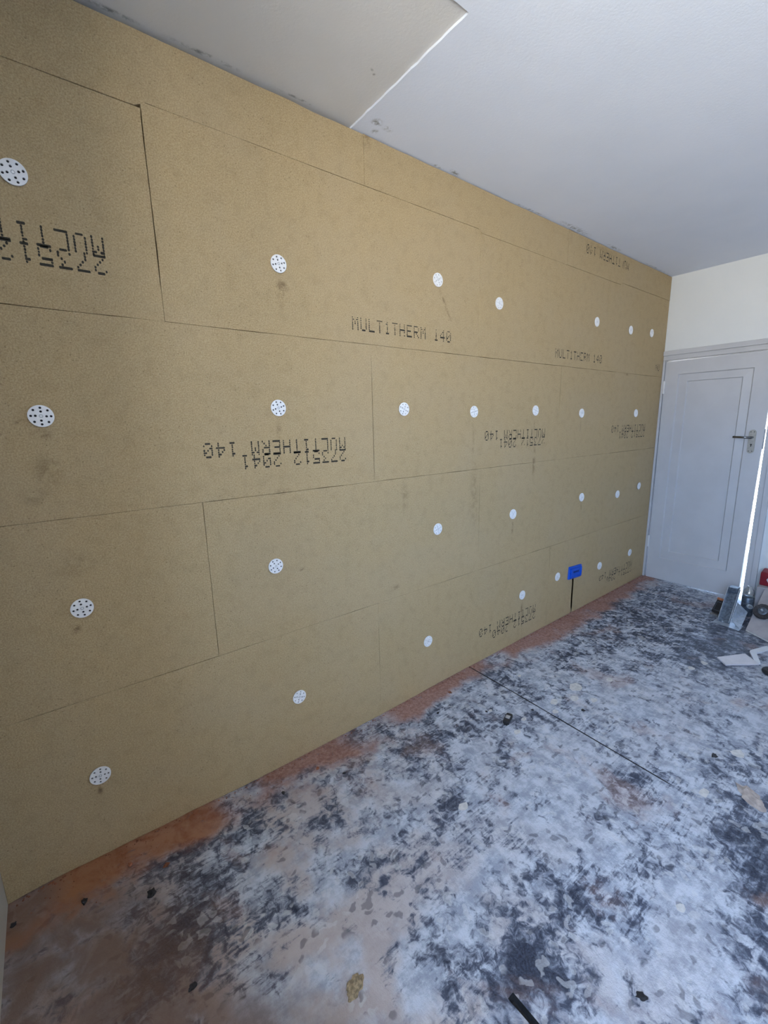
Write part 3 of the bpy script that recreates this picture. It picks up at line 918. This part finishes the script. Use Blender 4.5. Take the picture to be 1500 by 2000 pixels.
def build_bracket():
    # folded galvanised hanger standing on its foot plate
    c = empty('steel_bracket', (3.545, -0.775, 0.001))
    tag(c, 'shiny galvanised steel bracket standing beside the plasterboard by the door', 'bracket')
    def part(n, b, m='galv', sm=False): return obj(n, b, M[m], c, sm)
    def quadplate(p, th=0.0025):
        b = bmesh.new()
        vs = [b.verts.new(q) for q in p]
        f = b.faces.new(vs); f.normal_update()
        nn = f.normal * th
        v2 = [b.verts.new(Vector(q) + nn) for q in p]
        b.faces.new(list(reversed(v2)))
        k = len(p)
        for i in range(k): b.faces.new((vs[(i + 1) % k], vs[i], v2[i], v2[(i + 1) % k]))
        bmesh.ops.recalc_face_normals(b, faces=b.faces[:])
        return b
    # back web and two flanges of the channel (leaning towards +x)
    top = Vector((0.155, 0.0, 0.205)); side = Vector((0.0, 1.0, 0.0))
    L0, L1 = Vector((0.0, 0.055, 0.0)), Vector((0.0, -0.008, 0.0))
    part('web', quadplate([L0, L1, L1 + top, L0 + top]), 'galvd')  # shade put into a darker steel colour, lighter flanges give the highlights
    fl = Vector((-0.028, 0, 0.021))
    part('flange', quadplate([L0, L0 + top, L0 + top + fl, L0 + fl]))
    part('flange', quadplate([L1, L1 + top, L1 + top + fl, L1 + fl]))
    part('foot_plate', quadplate([(-0.045, 0.075, 0.001), (0.035, 0.075, 0.001), (0.035, -0.078, 0.001), (-0.075, -0.078, 0.001)]))
    part('gusset', quadplate([(-0.050, -0.078, 0.001), (0.175, -0.060, 0.052), (0.11, -0.012, 0.125), (0.02, -0.012, 0.02)]))
    b = bmesh.new()
    q = Vector((0.115, -0.075, 0.118))
    cyl(b, q, q + Vector((-0.04, -0.014, 0.012)), 0.015, n=18)
    part('tube_end', b, 'galv', True)
    b = cyl(bmesh.new(), q + Vector((-0.0402, -0.0141, 0.0121)), q + Vector((-0.0412, -0.0144, 0.0124)), 0.0105, n=16)
    part('tube_bore', b, 'black')
    b = box(bmesh.new(), 0.118, 0.178, -0.004, 0.052, 0.188, 0.222, 0.004)
    part('clamp_head', b, 'galvd')
    for (x, y, z) in ((0.018, -0.045, 0.0), (-0.02, -0.050, 0.0), (0.0, 0.03, 0.0)):
        part('bolt', cyl(bmesh.new(), (x, y, 0.0036), (x, y, 0.010), 0.006, n=6), 'galv')
build_bracket()

def build_jar():
    x, y = 3.80, -0.812
    c = empty('plastic_bottle', (x, y, 0.0))
    tag(c, 'clear plastic bottle with a dark lower half behind the steel bracket', 'bottle')
    bm = lathe(bmesh.new(), [(0.030, 0.001), (0.034, 0.005), (0.034, 0.138), (0.032, 0.141)], 24)
    obj('contents', bm, M['galvd'], c, True)
    bm = lathe(bmesh.new(), [(0.0345, 0.142), (0.0345, 0.165), (0.030, 0.190), (0.017, 0.203), (0.015, 0.218)], 24)
    obj('bottle_shoulder', bm, M['clear'], c, True)
build_jar()

def build_pack():
    c = empty('small_black_pack', (3.645, -0.678, 0.001), (0, 0.0, -0.35))
    tag(c, 'small black box with an orange-brown end left of the steel bracket', 'box')
    sh = lambda b: bmesh.ops.transform(b, matrix=Matrix.Rotation(0.52, 4, 'Y'), verts=b.verts[:])
    b = nbox(-0.018, 0.018, -0.030, 0.030, 0.012, 0.108, bev=0.003); sh(b)
    obj('case', b, M['black'], c)
    b = nbox(-0.020, 0.020, -0.032, 0.032, 0.1085, 0.125, bev=0.002); sh(b)
    obj('end_cap', b, M['orange'], c)
    b = bmesh.new()
    for q in ((-0.0195, -0.0181, -0.022, -0.019, 0.03, 0.095), (-0.0195, -0.0181, 0.019, 0.022, 0.03, 0.095),
              (-0.0195, -0.0181, -0.019, 0.019, 0.092, 0.095), (-0.0195, -0.0181, -0.019, 0.019, 0.03, 0.033)):
        box(b, *q)
    sh(b)
    obj('outline', b, M['galvd'], c)
    b = nbox(-0.024, 0.010, -0.028, 0.028, 0.0, 0.0115, bev=0.002)
    obj('base_strip', b, M['nickel'], c)
build_pack()

def build_wheel():
    x, y = 3.600, -0.936
    n = Vector((-0.72, 0.15, 0.66)).normalized()
    q = Vector((0, 0, 1)).rotation_difference(n)
    c = empty('wire_brush_wheel', (x, y, sheet_z(x, y) + 0.003))
    tag(c, 'dark round wire wheel lying on the plasterboard right of the bracket', 'brush')
    m = Matrix.Translation((0, 0, 0.040)) @ q.to_matrix().to_4x4()
    bm = bmesh.new(); N = 36
    prof = [(0.024, -0.008), (0.049, -0.013), (0.053, 0.0), (0.049, 0.013), (0.024, 0.008)]
    rings = []
    rr = random.Random(3)
    for r, z in prof:
        rings.append([bm.verts.new((r * (1 + (0.05 * rr.uniform(-1, 1) if r > .04 else 0)) * math.cos(2 * math.pi * i / N),
                                    r * math.sin(2 * math.pi * i / N), z)) for i in range(N)])
    for a, b in zip(rings, rings[1:]):
        for i in range(N): bm.faces.new((a[i], a[(i + 1) % N], b[(i + 1) % N], b[i]))
    bm.faces.new(list(reversed(rings[0]))); bm.faces.new(rings[-1])
    bmesh.ops.transform(bm, matrix=m, verts=bm.verts[:]); bmesh.ops.recalc_face_normals(bm, faces=bm.faces[:])
    obj('bristles', bm, M['bristle'], c)
    obj('hub_plate', lathe(bmesh.new(), [(0.027, 0.0081), (0.027, 0.011), (0.022, 0.014), (0.010, 0.015)], 20, m), M['galvd'], c)
    b = bmesh.new(); cyl(b, m @ Vector((0, 0, 0.014)), m @ Vector((0, 0, 0.030)), 0.0065, n=6)
    obj('spindle', b, M['galv'], c)
build_wheel()

# tile offcut and bent white strip -----------------------------------------------
def flat_piece(name, pts, z0, th, mat, label, cat, group=None, tilt=(0, 0)):
    cx = sum(p[0] for p in pts) / len(pts); cy = sum(p[1] for p in pts) / len(pts)
    o_pts = [(p[0] - cx, p[1] - cy) for p in pts]
    f = lambda u, v, h: (u, v, h + tilt[0] * u + tilt[1] * v)
    bm = prism(bmesh.new(), o_pts, 0.0, th, f)
    mn = min(v.co.z for v in bm.verts)
    o = obj(name, bm, mat)
    o.location = (cx, cy, floor_z(cx, cy) + z0 - mn)
    return tag(o, label, cat, group)
flat_piece('tile_offcut', [(2.952, -0.876), (3.090, -0.972), (3.025, -1.052), (2.905, -0.930)], 0.001, 0.008, M['tile'],
           'thin pale slanted tile offcut lying on the dark floor at the right edge', 'tile', None, (0.10, 0.0))
flat_piece('bent_strip', [(3.048, -1.030), (3.176, -0.976), (3.200, -0.974), (3.335, -1.022), (3.322, -1.048), (3.185, -1.006), (3.068, -1.050)], 0.001, 0.010,
           M['whitepl'], 'bent white plastic strip on the floor behind the tile offcut', 'strip', None)
def build_roll():
    c = empty('rubber_ring', (2.990, -1.118, 0.0))
    tag(c, 'black rubber ring on the floor at the right edge below the tile offcut', 'ring')
    bm = bmesh.new()
    N, n2 = 28, 10
    g = []
    for i in range(N):
        a = 2 * math.pi * i / N
        g.append([bm.verts.new(((0.034 + 0.013 * math.cos(b)) * math.cos(a), (0.034 + 0.013 * math.cos(b)) * math.sin(a), 0.014 + 0.013 * math.sin(b)))
                  for b in [2 * math.pi * k / n2 for k in range(n2)]])
    for i in range(N):
        for k in range(n2):
            bm.faces.new((g[i][k], g[(i + 1) % N][k], g[(i + 1) % N][(k + 1) % n2], g[i][(k + 1) % n2]))
    bmesh.ops.recalc_face_normals(bm, faces=bm.faces[:])
    obj('ring_body', bm, M['black'], c, True)
build_roll()

# black plug with a bright metal insert, on the floor ------------------------------
def build_plug():
    c = empty('black_connector', (1.565, -0.434, floor_z(1.565, -0.434)), (0, 0, 0.35))
    tag(c, 'small black connector block with shiny metal insert on floor below the washers', 'connector')
    bm = nbox(-0.034, 0.034, -0.015, 0.015, 0.0005, 0.020, bev=0.005)
    obj('body', bm, M['black'], c)
    bm = bmesh.new()
    box(bm, -0.012, 0.010, -0.010, 0.010, 0.0195, 0.0235, 0.0015)
    obj('metal_insert', bm, M['screw'], c)
    for s in (-1, 1):
        bm = nbox(s * 0.034 - 0.006, s * 0.034 + 0.006, -0.009, 0.009, 0.0005, 0.013, bev=0.002)
        obj('lug', bm, M['black'], c)
build_plug()

# lumps, flakes and crumbs --------------------------------------------------------
def lump_mesh(name, seed, flat, mat, sub=2, rough=0.35):
    bm = bmesh.new()
    bmesh.ops.create_icosphere(bm, subdivisions=sub, radius=1.0)
    for v in bm.verts:
        d = v.co.normalized()
        k = 1 + rough * mnoise.noise(d * 1.7 + Vector((seed, 0, 0))) + 0.5 * rough * mnoise.noise(d * 4.1 + Vector((0, seed, 0)))
        v.co = Vector((d.x * k, d.y * k, max(-0.35, d.z * k) * flat))
    mn = min(v.co.z for v in bm.verts)
    for v in bm.verts: v.co.z -= mn
    me = bpy.data.meshes.new(name); bm.to_mesh(me); bm.free(); me.materials.append(mat)
    return me
def place(name, me, x, y, sx, sy, rz, label, cat, group=None):
    o = obj_me(name, me)
    o.location = (x, y, floor_z(x, y) - 0.0004)
    o.scale = (sx, sy, (sx + sy) / 2)
    o.rotation_euler = (0, 0, rz)
    return tag(o, label, cat, group)
place('woodfibre_chip', lump_mesh('chip', 2.3, 0.45, M['brown'], 3, 0.55), 0.433, -0.812, 0.026, 0.018, 0.5,
      'torn brown woodfibre chip on pale plaster in the foreground', 'chip')
place('plaster_lump', lump_mesh('slab', 5.1, 0.16, M['pinkpl'], 3, 0.5), 1.905, -1.268, 0.055, 0.030, 0.75,
      'pinkish lump of broken plaster at the right edge of the floor', 'plaster')
black = lump_mesh('crumb_a', 1.1, 0.7, M['rub'], 2, 0.6)
black2 = lump_mesh('crumb_b', 4.4, 0.6, M['rub'], 2, 0.7)
for i, (x, y, r, lab) in enumerate([
    (2.044, -1.118, 0.013, 'black crumb on the bluish floor at right, below the strip'),
    (1.908, -0.622, 0.009, 'tiny black crumb right of the long dark floor joint'),
    (0.975, -1.269, 0.012, 'black crumb on pale floor at the lower right foreground'),
    (0.071, -0.234, 0.014, 'dark brown lump on the floor just beyond the brick dust at left'),
    (-0.095, -0.134, 0.010, 'dark crumb in the red dust near the left corner'),
    (-0.262, -0.080, 0.008, 'black crumb against the left wall at the corner'),
    (0.552, -0.133, 0.008, 'black crumb at the lower edge of the middle brick dust patch'),
    (0.108, -0.552, 0.010, 'black crumb in the left foreground on dusty plaster'),
    (1.722, -0.463, 0.007, 'tiny black crumb left of the long dark floor joint'),
    (1.539, -0.327, 0.006, 'tiny black crumb behind the black connector'),
    (0.789, -0.204, 0.007, 'black crumb beyond the middle brick dust patch'),
    (1.353, -0.178, 0.007, 'black crumb below the right brick dust patch')]):
    place('rubble_crumb', black if i % 2 else black2, x, y, r, r * 0.75, rnd.uniform(0, 6), lab, 'crumb', 'dark crumbs on the floor')
bk = lump_mesh('brick_bit', 7.7, 0.7, M['brick'], 2, 0.6)
for x, y, r, lab in [(0.033, -0.090, 0.008, 'small brick fragment in the orange dust near the left corner'),
                     (0.126, -0.165, 0.009, 'brick fragment at the outer edge of the orange dust'),
                     (0.719, -0.108, 0.008, 'brick fragment in the middle of the red dust patch'),
                     (1.52, -0.10, 0.009, 'brick fragment in the right red dust patch left of the floor joint')]:
    place('brick_fragment', bk, x, y, r, r * 0.8, rnd.uniform(0, 6), lab, 'brick fragment', 'brick fragments along the wall foot')

FL = [(2.065, -0.499, .040, 'largest pale plaster flake, beyond the long dark floor joint'),
      (1.964, -0.546, .026, 'pale plaster flake just in front of the largest flake'),
      (1.861, -0.494, .024, 'pale plaster flake close to the far side of the floor joint'),
      (2.027, -0.615, .020, 'small plaster flake to the right of the largest flake'),
      (1.798, -0.541, .016, 'small plaster flake touching the long dark floor joint'),
      (1.631, -0.476, .015, 'white plaster flake just right of the black connector'),
      (1.533, -0.509, .017, 'white plaster flake just in front of the black connector'),
      (1.561, -0.335, .010, 'tiny white plaster flake just behind the black connector'),
      (1.798, -1.155, .022, 'rounded plaster flake beyond the pointed end of the floor joint'),
      (2.134, -1.174, .030, 'long white plaster flake at the right, above the pinkish plaster lump'),
      (2.731, -0.817, .022, 'pale plaster flake on the far floor left of the tile offcut, nearer one'),
      (2.847, -0.844, .022, 'pale plaster flake on the far floor left of the tile offcut, farther one'),
      (2.265, -0.579, .018, 'small plaster flake farther from the camera than the largest flake'),
      (1.045, -0.623, .020, 'pale plaster flake in a dark patch in the middle of the floor'),
      (1.275, -1.253, .014, 'small white plaster flake on the bluish floor at lower right'),
      (1.926, -0.245, .012, 'tiny white plaster flake between the floor joint and the foot of the wall')]
for i, (x, y, r, lab) in enumerate(FL):
    rr = random.Random(i * 3 + 1)
    n = rr.randint(7, 9)
    a0 = rr.uniform(0, 6)
    pts = [(x + r * rr.uniform(.65, 1.15) * math.cos(a0 + 2 * math.pi * k / n) * 1.15, y + r * rr.uniform(.65, 1.1) * math.sin(a0 + 2 * math.pi * k / n) * .85) for k in range(n)]
    flat_piece('plaster_flake', pts, -0.0004, 0.0022, M['flake'], lab, 'plaster flake', 'pale plaster flakes on the floor')

# fine rubble too small to count, swept against the wall foot
bm = bmesh.new()
rr = random.Random(11)
for k in range(900):
    x = rr.uniform(XL + 0.02, XR - 0.05)
    y = -0.003 - abs(rr.gauss(0, 0.045))
    if rr.random() < 0.35: y = -rr.uniform(0.004, 0.014)
    s = rr.uniform(0.0010, 0.0032) * (1.25 if y > -0.02 else 0.8)
    z = floor_z(x, y)
    vs = [bm.verts.new((x + s * math.cos(a) * rr.uniform(.7, 1.3), y + s * math.sin(a) * rr.uniform(.7, 1.3), z - 0.0003)) for a in (0, 1.57, 3.14, 4.71)]
    tp = bm.verts.new((x, y, z + s * rr.uniform(.7, 1.4)))
    for i in range(4): bm.faces.new((vs[i], vs[(i + 1) % 4], tp))
tag(obj('brick_rubble', bm, M['brick']), 'fine brick rubble along the foot of the insulated wall', 'rubble', kind='stuff')
